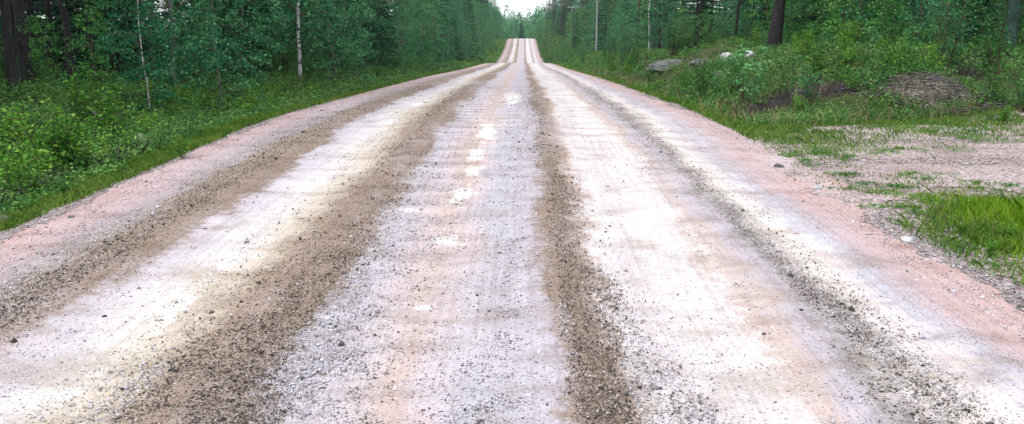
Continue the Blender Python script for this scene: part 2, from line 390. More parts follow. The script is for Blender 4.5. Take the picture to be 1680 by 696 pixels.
RZ += .008 * wb * np.exp(-((SS + .15) / .7) ** 2)
edge = 3.42 + .30 * (fbm(RY * .9, SS * 0 + 3, 31) - .5) + .22 * (fbm(RX * 4, RY * 4, 32) - .5)
jn = sst(RY, 6.8, 8.4) * sst(RY, 14.6, 13.2)
inside = np.where(SS < 0, -SS < edge, SS < edge + .25 * jn)
RZ = RZ - .05 * sst(np.abs(SS), 3.5, 3.75) * (1 - jn * (SS > 0))
kc = inside[:-1, :-1] & inside[1:, 1:]
uv = np.stack([SS, RY], -1).reshape(-1, 2)
me = mesh('road', np.stack([RX, RY, RZ], -1).reshape(-1, 3), [gridfaces(len(rs), len(ry), kc)], M['road'], True, uv=uv)
# pale dried mud: washboard crests in the middle lane and the two flattened blotches
pt = 0 * SS
for (px, py, wx, wy) in ((783, 255, .10, .45), (777, 283, .09, .22), (762, 318, .085, .38), (733, 396, .09, .12), (697, 508, .05, .05), (800, 215, .1, .9), (840, 160, .14, 2.5)):
    gx, gy = gp(px, py); gs = gx - float(xc(gy))
    dn = (fbm(RX * 7, RY * 4, 91) - .5) * 2.2; dm = (fbm(RX * 5, RY * 5, 92) - .5) * 2.6
    q = ((SS - gs) / wx + dn) ** 2 + ((RY - gy) / wy + dm) ** 2
    pt = np.maximum(pt, np.exp(-q / 2.2) * .85)
rip = sst(wb, .2, .9) * (np.exp(-((SS + .42) / .22) ** 2) + .5 * np.exp(-((SS - .05) / .2) ** 2)) * sst(fbm(RX * 1.5, RY * .8, 27), .45, .6)
pt = np.maximum(pt, .62 * rip)
pt = np.maximum(pt, .6 * sst(fbm(RX * 1.7, RY * 1.1, 28), .52, .66) * (np.exp(-((SS - 1.45) / .33) ** 2) + np.exp(-((SS + 1.48) / .2) ** 2) + .6 * np.exp(-((SS + .2) / .2) ** 2)))
a = me.attributes.new('patch', 'FLOAT', 'POINT'); a.data.foreach_set('value', pt.ravel().astype(np.float32))
tag(link('road', me), 'pale rutted gravel road running to the horizon', 'road', kind='structure')

tx = np.arange(2.55, 34, .06); ty = np.arange(6.0, 18.0, .06)
TX, TY = np.meshgrid(tx, ty)
tm = track_mask(TX, TY) + .9 * (fbm(TX * .8, TY * .8, 41) - .5) + .5 * (fbm(TX * 4, TY * 4, 42) - .5)
ts = TX - xc(TY)
keep = (tm > 0) & (ts > 3.25 + .25 * (fbm(TX * 3, TY * 3, 43) - .5))
TZ = T(TX, TY) + .004 + .02 * (fbm(TX * 3, TY * 3, 44) - .5) - .03 * (np.exp(-((TY - 10.3) / .25) ** 2) + np.exp(-((TY - 11.9) / .25) ** 2))
kc = keep[:-1, :-1] & keep[1:, 1:]
tag(link('side_track', mesh('side_track', np.stack([TX, TY, TZ], -1).reshape(-1, 3), [gridfaces(len(tx), len(ty), kc)], M['track'], True)),
    'pinkish gravel side track turning off to the right', 'track', kind='structure')

# ------------------------------------------------------------------ loose stones (stuff)
def gravel(n, rng):
    base = np.array([[1, 0, 0], [-1, 0, 0], [0, 1, 0], [0, -1, 0], [0, 0, 1], [0, 0, -1]], float)
    tri = np.array([[0, 2, 4], [2, 1, 4], [1, 3, 4], [3, 0, 4], [2, 0, 5], [1, 2, 5], [3, 1, 5], [0, 3, 5]])
    u = rng.rand(n * 8); Y = 3.0 / (1 - u * (1 - 3.0 / 26)); s = rng.uniform(-3.6, 3.7, n * 8)
    sj = s + .5 * (vnoise(s * .7, Y * .3, 51) - .5) + .3 * (vnoise(s * 3, Y * 1.5, 52) - .5)
    dens = np.interp(sj, [-3.6, -2.8, -2.45, -2.0, -1.8, -1.5, -1.08, -.92, -.45, -.25, -.1, .15, .35, .8, 1.0, 1.12, 1.75, 2.05, 2.25, 2.45, 2.6, 2.9, 3.2, 3.7],
                     [.35, .45, .9, 1, .4, .14, .2, .8, .9, .6, .2, .18, .5, .95, .7, .08, .08, .4, .9, .6, .15, .7, .5, .4])
    ok = rng.rand(n * 8) < dens; Y = Y[ok][:n]; s = s[ok][:n]; m = len(Y)
    X = s + xc(Y)
    # more stones on the side track and its mouth
    m2 = n // 9; X2 = rng.uniform(2.8, 9, m2); Y2 = rng.uniform(5, 14.5, m2)
    X = np.concatenate([X, X2]); Y = np.concatenate([Y, Y2]); m = len(X)
    r = .0032 * np.exp(rng.normal(size=m) * .40) * (1 + .03 * Y)
    r = np.where(rng.rand(m) < .008, r * 2.3, r)
    s = X - xc(Y)
    z = T(X, Y) + .006 + .028 * np.exp(-((s + .85) / .25) ** 2) + .022 * np.exp(-((s + 2.25) / .25) ** 2) + .022 * np.exp(-((s - .82) / .16) ** 2) + .02 * np.exp(-((s - 2.25) / .2) ** 2) - .02 * np.exp(-((s + 1.5) / .25) ** 2) - .018 * np.exp(-((s - 1.4) / .35) ** 2)
    V = base[None] * rng.uniform(.6, 1.35, (m, 6, 1)) + rng.normal(size=(m, 6, 3)) * .18
    V *= rng.uniform(.7, 1.25, (m, 1, 3)) * [1, 1, .8]
    th = rng.rand(m) * 2 * PI; c, s_ = np.cos(th), np.sin(th)
    x = V[..., 0] * c[:, None] - V[..., 1] * s_[:, None]; y = V[..., 0] * s_[:, None] + V[..., 1] * c[:, None]
    V = np.stack([x, y, V[..., 2]], -1) * r[:, None, None] + np.stack([X, Y, z + r * .3], -1)[:, None]
    Fa = (tri[None] + np.arange(m)[:, None, None] * 6).reshape(-1, 3)
    sb = s + .25 * (vnoise(X * 3, Y * 1.5, 53) - .5)
    dark = ((sb > -2.55) & (sb < -1.9)) | ((sb > -1.12) & (sb < -.5)) | ((sb > .74) & (sb < 1.05)) | ((sb > 2.1) & (sb < 2.5) & (rng.rand(m) < .6)) | (rng.rand(m) < .12)
    return mesh('gravel', V.reshape(-1, 3), [Fa], [M['stone_pale'], M['stone']], midx=np.repeat(dark.astype(int), 8))
tag(link('gravel', gravel(190000, R)), 'loose crushed stones lying along the ridges of the road', 'gravel', kind='stuff')

# ------------------------------------------------------------------ plants in bulk (stuff)
def blades(n, X, Y, h, w, mat, name, rng, lean=.35, zoff=0):
    n = len(X); z = T(X, Y) + zoff
    p = np.stack([X, Y, z], -1); th = rng.rand(n) * 2 * PI
    side = np.stack([np.cos(th), np.sin(th), 0 * th], -1); ld = rng.normal(size=(n, 3)) * [lean, lean, 0]
    h = h[:, None]; w = w[:, None]
    m1 = p + ([0, 0, .55] + ld * .35) * h; t = p + ([0, 0, 1] + ld) * h
    V = np.stack([p - side * w * .5, p + side * w * .5, m1 + side * w * .4, t, m1 - side * w * .4], 1)
    Fa = (np.array([[0, 1, 2, 3, 4]])[None] + np.arange(n)[:, None, None] * 5).reshape(-1, 5)
    return mesh(name, V.reshape(-1, 3), [Fa], mat)
def invY(n, a, b, rng):         # density falling with distance
    u = rng.rand(n); return a / (1 - u * (1 - a / b))
rng = np.random.RandomState(3)
gx, gy, gh, gw = [], [], [], []
def addg(X, Y, h, w): gx.append(X); gy.append(Y); gh.append(h); gw.append(w)
# verge rims along both edges
for sgn in (-1, 1):
    n = 120000; Y = invY(n, 3.5, 270, rng)
    off = np.abs(rng.normal(size=n)) * (.38 + .010 * Y) + rng.uniform(-.05, .12, n)
    s = sgn * (3.50 + .10 * vnoise(Y * .9, Y * 0, 33 + sgn) + off)
    X = s + xc(Y); tmk = track_mask(X, Y)
    ok = (tmk < rng.uniform(-.5, .1, n)) | (X < 0)
    if sgn > 0: ok &= ~((Y < 8.9) & (s < 3.95 + .3 * vnoise(Y * 2, s * 2, 61)) & (rng.rand(n) < .93))
    ok &= fbm(X * 1.6, Y * 1.6, 35) > rng.uniform(.34, .66, n)
    X, Y = X[ok], Y[ok]; k = len(X)
    addg(X, Y, rng.uniform(.03, .10, k) * (1 + .006 * Y), .004 + .0006 * Y)
# green strip between the bank and the side track
n = 44000; X = rng.uniform(3.0, 9, n); Y = 13.0 + .42 * (X - 3.8) + rng.normal(size=n) * 1.0
ok = (fbm(X * 1.3, Y * 1.3, 36) > rng.uniform(.3, .62, n)) & (X - xc(Y) > 3.5) & (rng.rand(n) < 1.15 - .1 * X)
X, Y = X[ok], Y[ok]; addg(X, Y, rng.uniform(.02, .09, len(X)), np.full(len(X), .010))
# tufts dotted over the side track
for _ in range(330):
    cx, cy = rng.uniform(3.3, 9.5), rng.uniform(7.6, 14.5)
    if vnoise(cx * .9, cy * .9, 37) < .42: continue
    k = rng.randint(15, 80); rr = rng.uniform(.03, .12)
    addg(cx + rng.normal(size=k) * rr * 1.6, cy + rng.normal(size=k) * rr, rng.uniform(.012, .045, k), np.full(k, .012))
X, Y, H, W = map(np.concatenate, (gx, gy, gh, gw))
tag(link('grass', blades(0, X, Y, H, W, M['grass'], 'grass', rng, .65)), 'short green grass along the verges and the side track', 'grass', kind='stuff')
# lush grass patch right
n = 110000; X = rng.uniform(3.2, 8, n); Y = rng.uniform(4.2, 8.6, n)
lim = 8.35 - .08 * (X - 3.4)
ed = np.minimum((X - xc(Y)) - 4.05, lim - Y) + .7 * (fbm(X * 1.4, Y * 1.4, 38) - .5)
ok = (ed > rng.uniform(-.35, .75, n)) & (rng.rand(n) < .8)
X, Y, ed = X[ok], Y[ok], ed[ok]; k = len(X)
H = rng.uniform(.05, .25, k) * np.clip(.35 + ed * .9, .22, 1.1)
tag(link('grass', blades(0, X, Y, H, np.full(k, .006), M['grass_lush'], 'lush_grass', rng, .4)), 'tall lush yellow-green grass at the right corner of the side track', 'grass', kind='stuff')
n = 3500; X = rng.uniform(3.3, 8, n); Y = rng.uniform(4.2, 8.6, n)
ok = np.minimum((X - xc(Y)) - 3.95, 8.45 - .08 * (X - 3.4) - Y) > rng.uniform(-.3, .5, n); X, Y = X[ok], Y[ok]
tag(link('dry_grass', blades(0, X, Y, rng.uniform(.05, .20, len(X)), np.full(len(X), .003), M['straw'], 'dry_grass_lush', rng, .3)), 'dry yellow stalks among the lush grass at the right', 'dry grass', kind='stuff')
# dry straw stalks on the bank
n = 6000; Y = invY(n, 13, 60, rng); s = rng.uniform(3.6, 8, n); X = s + xc(Y)
ok = (track_mask(X, Y) < -.2) & (fbm(X * .9, Y * .9, 39) > .5); X, Y = X[ok], Y[ok]
tag(link('dry_grass', blades(0, X, Y, rng.uniform(.12, .38, len(X)), .002 + .0003 * Y, M['straw'], 'dry_grass', rng, .3)), 'dry straw-coloured stalks among the plants of the right bank', 'dry grass', kind='stuff')

def herbs(X, Y, hh, leaf, nl, mat, name, rng):
    """low plants: each a stem with small leaves"""
    n = len(X); z = T(X, Y)
    P = Parts()
    base = np.repeat(np.stack([X, Y, z], -1), nl, 0); h = np.repeat(hh, nl)
    lean = np.repeat(rng.normal(size=(n, 2)) * .25, nl, 0); t = rng.uniform(.15, 1, n * nl) ** .7
    sp_ = np.repeat(hh * .35, nl)
    p = base + np.stack([lean[:, 0] * h * t + rng.normal(size=n * nl) * sp_, lean[:, 1] * h * t + rng.normal(size=n * nl) * sp_, h * t], -1)
    L = np.repeat(leaf, nl) * rng.uniform(.6, 1.3, n * nl)
    ax = rng.normal(size=(n * nl, 3)) * [1, 1, .35] + [0, 0, .15]
    leafset(P, p, L, L * .5, rng, flat=.7, axis=ax)
    return P.build(name, mat)
def verge_pts(n, side, y0, y1, s0, s1, rng):
    Y = invY(n, y0, y1, rng); s = side * rng.uniform(s0, s1, n); return s + xc(Y), Y
# left undergrowth
X, Y = verge_pts(26000, -1, 4, 110, 3.95, 9.5, rng)
ok = (fbm(X * .8, Y * .8, 45) > rng.uniform(.18, .52, len(X))); X, Y = X[ok], Y[ok]; sl = -(X - xc(Y))
h = rng.uniform(.10, .34, len(X)) * sst(sl, 3.5, 5.4) + .05
tag(link('undergrowth', herbs(X, Y, h, .028 + .0014 * Y, 11, M['under'], 'undergrowth_low', rng)), 'dense low leafy undergrowth between the road and the left forest', 'undergrowth', kind='stuff')
X, Y = verge_pts(5200, -1, 4, 30, 4.6, 8.2, rng)
ok = fbm(X * .55, Y * .55, 46) > .50; X, Y = X[ok], Y[ok]
tag(link('undergrowth', herbs(X, Y, rng.uniform(.25, .55, len(X)), np.full(len(X), .055), 12, M['bright_leaf'], 'undergrowth_bright', rng)), 'bright yellow-green leafy weeds in the near left ditch', 'undergrowth', kind='stuff')
X, Y = verge_pts(5000, -1, 5, 45, 4.2, 8, rng)
ok = fbm(X * .9, Y * .9, 49) > .5; X, Y = X[ok], Y[ok]; k = len(X)
Xr = np.repeat(X, 6) + rng.normal(size=k * 6) * .07; Yr = np.repeat(Y, 6) + rng.normal(size=k * 6) * .07
tag(link('heather', blades(0, Xr, Yr, rng.uniform(.08, .26, len(Xr)), .003 + .0004 * Yr, M['heather'], 'heather_left', rng, .5)), 'brownish heather twigs among the weeds of the left verge', 'heather', kind='stuff')
# right undergrowth
X, Y = verge_pts(30000, 1, 13, 130, 3.9, 13, rng)
ok = (track_mask(X, Y) < -.45) & (fbm(X * .7, Y * .7, 47) > rng.uniform(.30, .60, len(X)))
ok &= np.exp(-((X - 7.1) / .9) ** 2 - ((Y - 15.6) / .7) ** 2) < .5
ok &= np.exp(-((X - 6.4) / 1.5) ** 2 - ((Y - 31) / 3.2) ** 2) < .6
X, Y = X[ok], Y[ok]; sr = X - xc(Y)
h = rng.uniform(.05, .24, len(X)) * sst(sr, 3.3, 5.4) + .04
tag(link('undergrowth', herbs(X, Y, h, .028 + .0013 * Y, 11, M['under'], 'undergrowth_bank', rng)), 'low leafy undergrowth covering the bank right of the road', 'undergrowth', kind='stuff')
for side, s0, s1, lab in ((-1, 3.9, 8.5, 'green undergrowth on the left verge of the far slope'), (1, 3.9, 12, 'green undergrowth on the right verge of the far slope')):
    n = 6000; Y = rng.uniform(95, 275, n); X = side * rng.uniform(s0, s1, n) + xc(Y)
    tag(link('undergrowth', herbs(X, Y, rng.uniform(.15, .5, n) * sst(np.abs(X - xc(Y)), 3.4, 6), .16 + 0 * Y, 9, M['under'], 'undergrowth_far', rng)), lab, 'undergrowth', kind='stuff')
# low clover-like mats dotted over the side track and the road shoulder
cx, cy = rng.uniform(3.0, 10, 650), rng.uniform(5.5, 14.8, 650)
ok = (vnoise(cx * .9, cy * .9, 37) > .38) & (cx - xc(cy) > 3.6); cx, cy = cx[ok], cy[ok]
k = 26; rr = np.repeat(rng.uniform(.02, .10, len(cx)), k)
X = np.repeat(cx, k) + rng.normal(size=len(rr)) * rr * 1.6; Y = np.repeat(cy, k) + rng.normal(size=len(rr)) * rr
tag(link('low_plants', herbs(X, Y, np.full(len(X), .022), np.full(len(X), .022), 5, M['under'], 'low_plants', rng)), 'flat olive green mats of small plants dotted over the side track', 'low plants', kind='stuff')
# heather
X, Y = verge_pts(16000, 1, 13, 60, 4.4, 11, rng)
ok = (track_mask(X, Y) < -.5) & (fbm(X * .6, Y * .6, 48) > .53) & (np.exp(-((X - 6.2) / 1.9) ** 2 - ((Y - 31) / 4.5) ** 2) < .5) & (np.exp(-((X - 7.1) / 1.0) ** 2 - ((Y - 15.6) / .8) ** 2) < .5); X, Y = X[ok], Y[ok]; k = len(X)
Xr = np.repeat(X, 7) + rng.normal(size=k * 7) * .08; Yr = np.repeat(Y, 7) + rng.normal(size=k * 7) * .08
tag(link('heather', blades(0, Xr, Yr, rng.uniform(.05, .17, len(Xr)), .003 + .0003 * Yr, M['heather'], 'heather', rng, .5)), 'brownish heather twigs in patches on the right bank', 'heather', kind='stuff')
# forest floor cover under the trees
for side, s0, s1, lab in ((-1, 8.5, 24, 'dark green ground plants on the forest floor left of the road'), (1, 10, 26, 'dark green ground plants on the forest floor right of the road')):
    X, Y = verge_pts(9000, side, 6, 120, s0, s1, rng)
    ok = (track_mask(X, Y) < -.5) | (X < 0); X, Y = X[ok], Y[ok]
    tag(link('ground_cover', herbs(X, Y, rng.uniform(.1, .45, len(X)), .05 + .001 * Y, 9, M['under'], 'ground_cover', rng)), lab, 'ground cover', kind='stuff')

# ------------------------------------------------------------------ tree prototypes (mesh data only)
def two_mats(Tk, n0, name, m1, m2):
    me = Tk.build(name, [m1, m2], True); k = len(me.polygons); q = np.zeros(k, np.int32)
    vi = np.zeros(len(me.loops), np.int32); me.loops.foreach_get('vertex_index', vi)
    ls = np.zeros(k, np.int32); me.polygons.foreach_get('loop_start', ls)
    q[vi[ls] >= n0] = 1; me.polygons.foreach_set('material_index', q); return me
def birch_proto(seed, h=9.5, low=.9, r0=.085, lean=.2, leafL=.085, dens=1.0, mat='birch_leaf', width=1.0, bark='birch_bark'):
    g = np.random.RandomState(seed); Tk = Parts(); Cr = Parts()
    n = 12; t = np.linspace(0, 1, n); w = np.cumsum(g.normal(size=(n, 2)) * .05, 0); w -= w[0]
    pts = np.stack([w[:, 0] + lean * t ** 2, w[:, 1], t * h - .15], -1)
    tube(Tk, pts, r0 * (1 - t * .88) * (1 + .5 * np.exp(-t * 40)), 8); n0 = Tk.n
    nb = int(64 * h / 9.5)
    for i in range(nb):
        f = low / h + (1 - low / h) * (i + g.rand()) / nb * .97
        p0 = np.array([np.interp(f, t, pts[:, k]) for k in range(3)])
        az = i * 2.4 + g.rand(); ln = width * (2.0 * (1 - f) ** .6 + .35) * g.uniform(.6, 1.15)
        if f * h < 1.8: ln *= .65
        el = g.uniform(.1, .7); d = np.array([math.cos(az) * math.cos(el), math.sin(az) * math.cos(el), math.sin(el)])
        q = np.linspace(0, 1, 5)[:, None]; br = p0 + d * ln * q + np.array([0, 0, -.5 * ln]) * q ** 2.2
        tube(Tk, br, .022 * (1 - q[:, 0] * .85) * (1.2 - f), 3)
        for j in range(int(7 * dens)):
            u = g.uniform(.2, 1); b = br[0] + d * ln * u + np.array([0, 0, -.5 * ln]) * u ** 2.2
            td = unit(g.normal(size=3) * [1, 1, .4] + d * .7 + [0, 0, -.35]); tl = g.uniform(.25, .65)
            m = g.randint(11, 19); uu = g.rand(m)[:, None]
            lp = b + td * tl * uu + g.normal(size=(m, 3)) * .05 + np.array([0, 0, -.25]) * uu ** 2 * tl
            L = leafL * g.uniform(.65, 1.3, m); leafset(Cr, lp, L, L * .72, g, .5)
    return two_mats(Tk, n0, 'birch_trunk', M[bark], M['twig']), Cr.build('birch_crown', M[mat])
def pine_proto(seed, h=15, r0=.15, crown=.5):
    g = np.random.RandomState(seed); Tk = Parts(); Cr = Parts()
    n = 12; t = np.linspace(0, 1, n); w = np.cumsum(g.normal(size=(n, 2)) * .05, 0); w -= w[0]
    pts = np.stack([w[:, 0], w[:, 1], t * h - .2], -1)
    tube(Tk, pts, r0 * (1 - t * .82) * (1 + .35 * np.exp(-t * 40)), 10)
    for i in range(16):            # dead lower branches
        f = g.uniform(.06, crown); az = g.rand() * 6.3; p0 = np.array([np.interp(f, t, pts[:, k]) for k in range(3)])
        d = np.array([math.cos(az), math.sin(az), g.uniform(-.3, .2)]); ln = g.uniform(.4, 1.4)
        q = np.linspace(0, 1, 4)[:, None]; tube(Tk, p0 + d * ln * q + g.normal(size=(4, 3)) * .04 * q, .012 * (1 - .8 * q[:, 0]), 3)
    for i in range(54):
        f = crown + (1 - crown) * (i + g.rand()) / 54 * .98; p0 = np.array([np.interp(f, t, pts[:, k]) for k in range(3)])
        az = i * 2.4 + g.rand(); ln = (2.4 * (1 - f) ** .5 + .3) * g.uniform(.6, 1.1); el = g.uniform(-.1, .5)
        d = np.array([math.cos(az) * math.cos(el), math.sin(az) * math.cos(el), math.sin(el)])
        q = np.linspace(0, 1, 4)[:, None]; tube(Tk, p0 + d * ln * q, .03 * (1 - .8 * q[:, 0]), 3)
        for j in range(9):
            u = g.uniform(.3, 1.05); b = p0 + d * ln * u + g.normal(size=3) * .22; m = 12
            ax = g.normal(size=(m, 3)) + [0, 0, .5]; L = g.uniform(.14, .28, m)
            leafset(Cr, np.repeat(b[None], m, 0) + g.normal(size=(m, 3)) * .05, L, L * .22, g, axis=ax)
    return Tk.build('pine_trunk', M['pine_bark'], True), Cr.build('pine_crown', M['pine_needle'])
def spruce_proto(seed, h=11, low=.25, r0=.11, wid=1.6, k=1.0):
    g = np.random.RandomState(seed); Tk = Parts(); Cr = Parts()
    t = np.linspace(0, 1, 8); tube(Tk, np.stack([0 * t, 0 * t, t * h - .15], -1), r0 * (1 - .92 * t) + .004, 8)
    z = low
    while z < h * .985:
        f = z / h; nbr = g.randint(6, 9); a0 = g.rand() * 6.3
        for b in range(nbr):
            az = a0 + b * 2 * PI / nbr + g.normal() * .15; ln = wid * (1 - f) ** .85 * g.uniform(.75, 1.15) + .1
            hd = np.array([math.cos(az), math.sin(az), 0]); dr = -.38 + .55 * f
            q = np.linspace(0, 1, 4)[:, None]; br = np.array([0, 0, z]) + hd * ln * q + np.array([0, 0, 1]) * (dr * ln * q + .15 * ln * q ** 2)
            tube(Tk, br, .016 * (1 - .8 * q[:, 0]), 3)
            m = int(26 * ln * k) + 5; u = g.uniform(.08, 1, m)
            p = np.array([0, 0, z]) + hd * ln * u[:, None] + np.array([0, 0, 1]) * (dr * ln * u + .15 * ln * u ** 2)[:, None]
            sgn = np.where(g.rand(m) < .5, -1, 1)[:, None]; sd = np.array([-hd[1], hd[0], 0])
            ax = hd * .7 + sd * sgn * g.uniform(.2, 1, (m, 1)) + np.array([0, 0, -.35]) + g.normal(size=(m, 3)) * .15
            L = g.uniform(.16, .34, m); leafset(Cr, p, L, L * .28, g, flat=.5, axis=ax)
        z += g.uniform(.22, .34) * h / 11
    return Tk.build('spruce_trunk', M['spruce_bark'], True), Cr.build('spruce_crown', M['spruce_needle'])
def bush_proto(seed, h=1.6, wid=.9, ns=9, leafL=.055, mat='bush_leaf', nl=150, aspect=.55):
    g = np.random.RandomState(seed); Tk = Parts(); Cr = Parts()
    for i in range(ns):
        az = g.rand() * 6.3; sp_ = wid * g.uniform(.1, .55); hh = h * g.uniform(.5, 1.05)
        q = np.linspace(0, 1, 6)[:, None]
        st = np.array([math.cos(az), math.sin(az), 0]) * (.04 + sp_ * q ** 1.3) + np.array([0, 0, hh]) * q + np.cumsum(g.normal(size=(6, 3)) * .02 * h, 0) * [1, 1, 0] - [0, 0, .05]
        tube(Tk, st, .011 * h ** .5 * (1 - .8 * q[:, 0]), 4)
        m = int(nl * g.uniform(.7, 1.2)); ng = max(3, m // 9)
        ug = g.uniform(.22, 1, ng); c = np.stack([np.interp(ug, q[:, 0], st[:, k]) for k in range(3)], -1)
        tw = unit(g.normal(size=(ng, 3)) * [1, 1, .3] + [0, 0, .35]) * (wid * .36 * g.uniform(.4, 1, (ng, 1)))
        gi = g.randint(0, ng, m); uu = g.rand(m)[:, None]
        p = c[gi] + tw[gi] * uu + g.normal(size=(m, 3)) * .018
        for a_, b_ in zip(c, tw): tube(Tk, np.stack([a_, a_ + b_ * .5, a_ + b_]), [.004, .003, .0015], 3)
        ax = tw[gi] * 2 + g.normal(size=(m, 3)) * [.8, .8, .4]; L = leafL * g.uniform(.6, 1.3, m)
        leafset(Cr, p, L, L * aspect, g, flat=.5, axis=ax)
    return Tk.build('bush_stems', M['twig'], True), Cr.build('bush_leaves', M[mat])
PB = [birch_proto(101), birch_proto(102, 8.5, .6, .075, -.3), birch_proto(103, 11, 1.9, .10, .1), birch_proto(104, 7.5, .4, .06, .3)]
PBT = [birch_proto(116, 6.5, .5, .024, .1, .085, 1.5), birch_proto(117, 7.5, .9, .045, -.1, .085, 1.4), birch_proto(118, 7.5, .3, .032, -.1, .085, 1.5, bark='birch_grey')]
PBG = [birch_proto(105, 9.5, .35, .06, .1, .09, 1.25, bark='birch_grey'), birch_proto(106, 8.5, .25, .055, -.3, .09, 1.25, bark='birch_grey'), birch_proto(107, 10.5, .6, .08, .1, .09, 1.25, bark='birch_grey'), birch_proto(108, 7.5, .2, .05, .3, .09, 1.25, bark='birch_grey')]
PBP = [birch_proto(111, 7.5, .25, .05, .1, .095, 1.2, mat='birch_pale', bark='birch_grey'), birch_proto(112, 9, .35, .06, -.1, .095, 1.2, mat='birch_pale', bark='birch_grey')]
PBF = [birch_proto(191, 9, .3, .055, .1, .09, 1.3, mat='bush_leaf', bark='birch_grey'), birch_proto(192, 7.5, .2, .05, -.2, .09, 1.3, mat='bush_leaf', bark='birch_grey')]
PP = [pine_proto(121, 15, .105), pine_proto(122, 17, .125, .55), pine_proto(123, 13, .08, .4)]
PS = [spruce_proto(131), spruce_proto(132, 13, .3, .13, 1.9), spruce_proto(133, 7, .15, .08, 1.3)]
PSAP = [birch_proto(141, 3.2, .35, .022, .15, .06, 1.0, 'bush_leaf', .42, 'twig'), birch_proto(142, 4.0, .4, .028, -.2, .06, 1.0, 'birch_leaf', .45, 'twig'), birch_proto(143, 2.5, .3, .018, .1, .055, 1.0, 'bush_leaf', .36, 'twig')]
PBU = [bush_proto(151), bush_proto(152, 1.3, .8, 8), bush_proto(153, 1.9, 1.1, 10, mat='birch_leaf')]
PBL = [bush_proto(171, 1.2, .8, 8, .085, 'birch_pale', 70, .7), bush_proto(172, .9, .7, 7, .075, 'birch_pale', 70, .7)]
PBR = [bush_proto(161, 1.0, .7, 8, .065, 'bright_leaf', 110), bush_proto(162, .8, .6, 7, .06, 'bright_leaf', 100), bush_proto(163, 1.15, .7, 8, .07, 'bright_leaf', 110)]

def plant(kind, protos, X, Y, sc, rz, label, cat, group=None, tn='trunk', cn='crown', sz=None, idx=None, tilt=(0, 0)):
    i = R.randint(len(protos)) if idx is None else idx
    e = bpy.data.objects.new(kind, None); C.objects.link(e); e.empty_display_size = .2
    e.location = (X, Y, float(T(X, Y))); e.rotation_euler = (tilt[0], tilt[1], rz)
    e.scale = (sc, sc, sc if sz is None else sz)
    tag(e, label, cat, group)
    link(tn, protos[i][0], e); link(cn, protos[i][1], e)
    return e

# ---- singled-out trees near the road
def P_at(x, A): return at(x, 0, A)
X, Y = P_at(492, 31.5); plant('birch_tree', PBT, X, Y, 1.5, .4, 'tall white birch with black-flecked trunk at the left forest edge', 'birch', idx=1)
BIG = [  # x, depth, proto, scale, label
    (24, 17.5, 0, .95, 'grey pine trunk nearest the left border of the photo'),
    (50, 20, 1, 1.0, 'dark thick pine trunk second from the left border'),
    (62, 23, 0, 1.0, 'dark pine just right of the second trunk from the left border'),
    (93, 24, 2, 1.0, 'thin dark pine in the shade left of the straight black trunk'),
    (119, 19, 2, 1.05, 'straight black pine trunk above the yellow-green bush at left'),
    (155, 22, 2, .85, 'slim greenish pine trunk left of the reddish pair'),
    (184, 24, 0, 1.05, 'left trunk of the reddish pine pair in the left forest'),
    (199, 25, 1, .95, 'right trunk of the reddish pine pair in the left forest'),
    (226, 27, 2, 1.0, 'dark pine just right of the reddish pair in the left forest')]
for x, A, i, sc, lab in BIG:
    X, Y = P_at(x, A); plant('pine_tree', PP, X, Y, sc, R.rand() * 6, lab, 'pine', idx=i)
for x, A, i, sc, lab in [(248, 17, 0, .62, 'slender young birch with short white stem low at the left forest edge'),
                         (365, 20, 2, .8, 'young birch with pale thin stem right of the short white stemmed one'),
                         (397, 27, 2, 1.0, 'leafy birch whose pale stem shows halfway to the tall white birch'),
                         (550, 33, 2, 1.1, 'leafy birch with pale thin stem just right of the tall white birch'),
                         (718, 60, 2, 1.1, 'leafy birch with pale stem close to the bend of the left road edge')]:
    X, Y = P_at(x, A); plant('birch_tree', PBT, X, Y, sc, R.rand() * 6, lab, 'birch', idx=i)
X, Y = P_at(1268, 28); plant('pine_tree', PP, X, Y, 1.45, 1, 'thick dark pine trunk on the bank right of the road', 'pine', idx=1, sz=1.1)
X, Y = P_at(1080, 74); plant('pine_tree', PP, X, Y, 1.2, 2, 'reddish pine trunk just behind the dark utility pole', 'pine', idx=0)
X, Y = P_at(1064, 66); plant('birch_tree', PBT, X, Y, 1.4, 2, 'white birch trunk touching the left side of the dark utility pole', 'birch', idx=1)
X, Y = P_at(1143, 50); plant('pine_tree', PP, X, Y, .9, 3, 'dark slim pine trunk above the grey rock ledge', 'pine', idx=2)
X, Y = P_at(1232, 42); plant('pine_tree', PP, X, Y, .9, 3, 'dark pine trunk left of the thickest pine on the bank', 'pine', idx=2)
X, Y = P_at(1206, 40); plant('pine_tree', PP, X, Y, .8, 3, 'slim dark pine trunk above the white stones on the bank', 'pine', idx=2)
X, Y = P_at(1577, 26); plant('birch_tree', PBT, X, Y, .9, 3, 'small birch with thin white stem left of the nearest utility pole', 'birch', idx=1)
SINGLE = [(o.location.x, o.location.y) for o in C.objects if o.type == 'EMPTY']

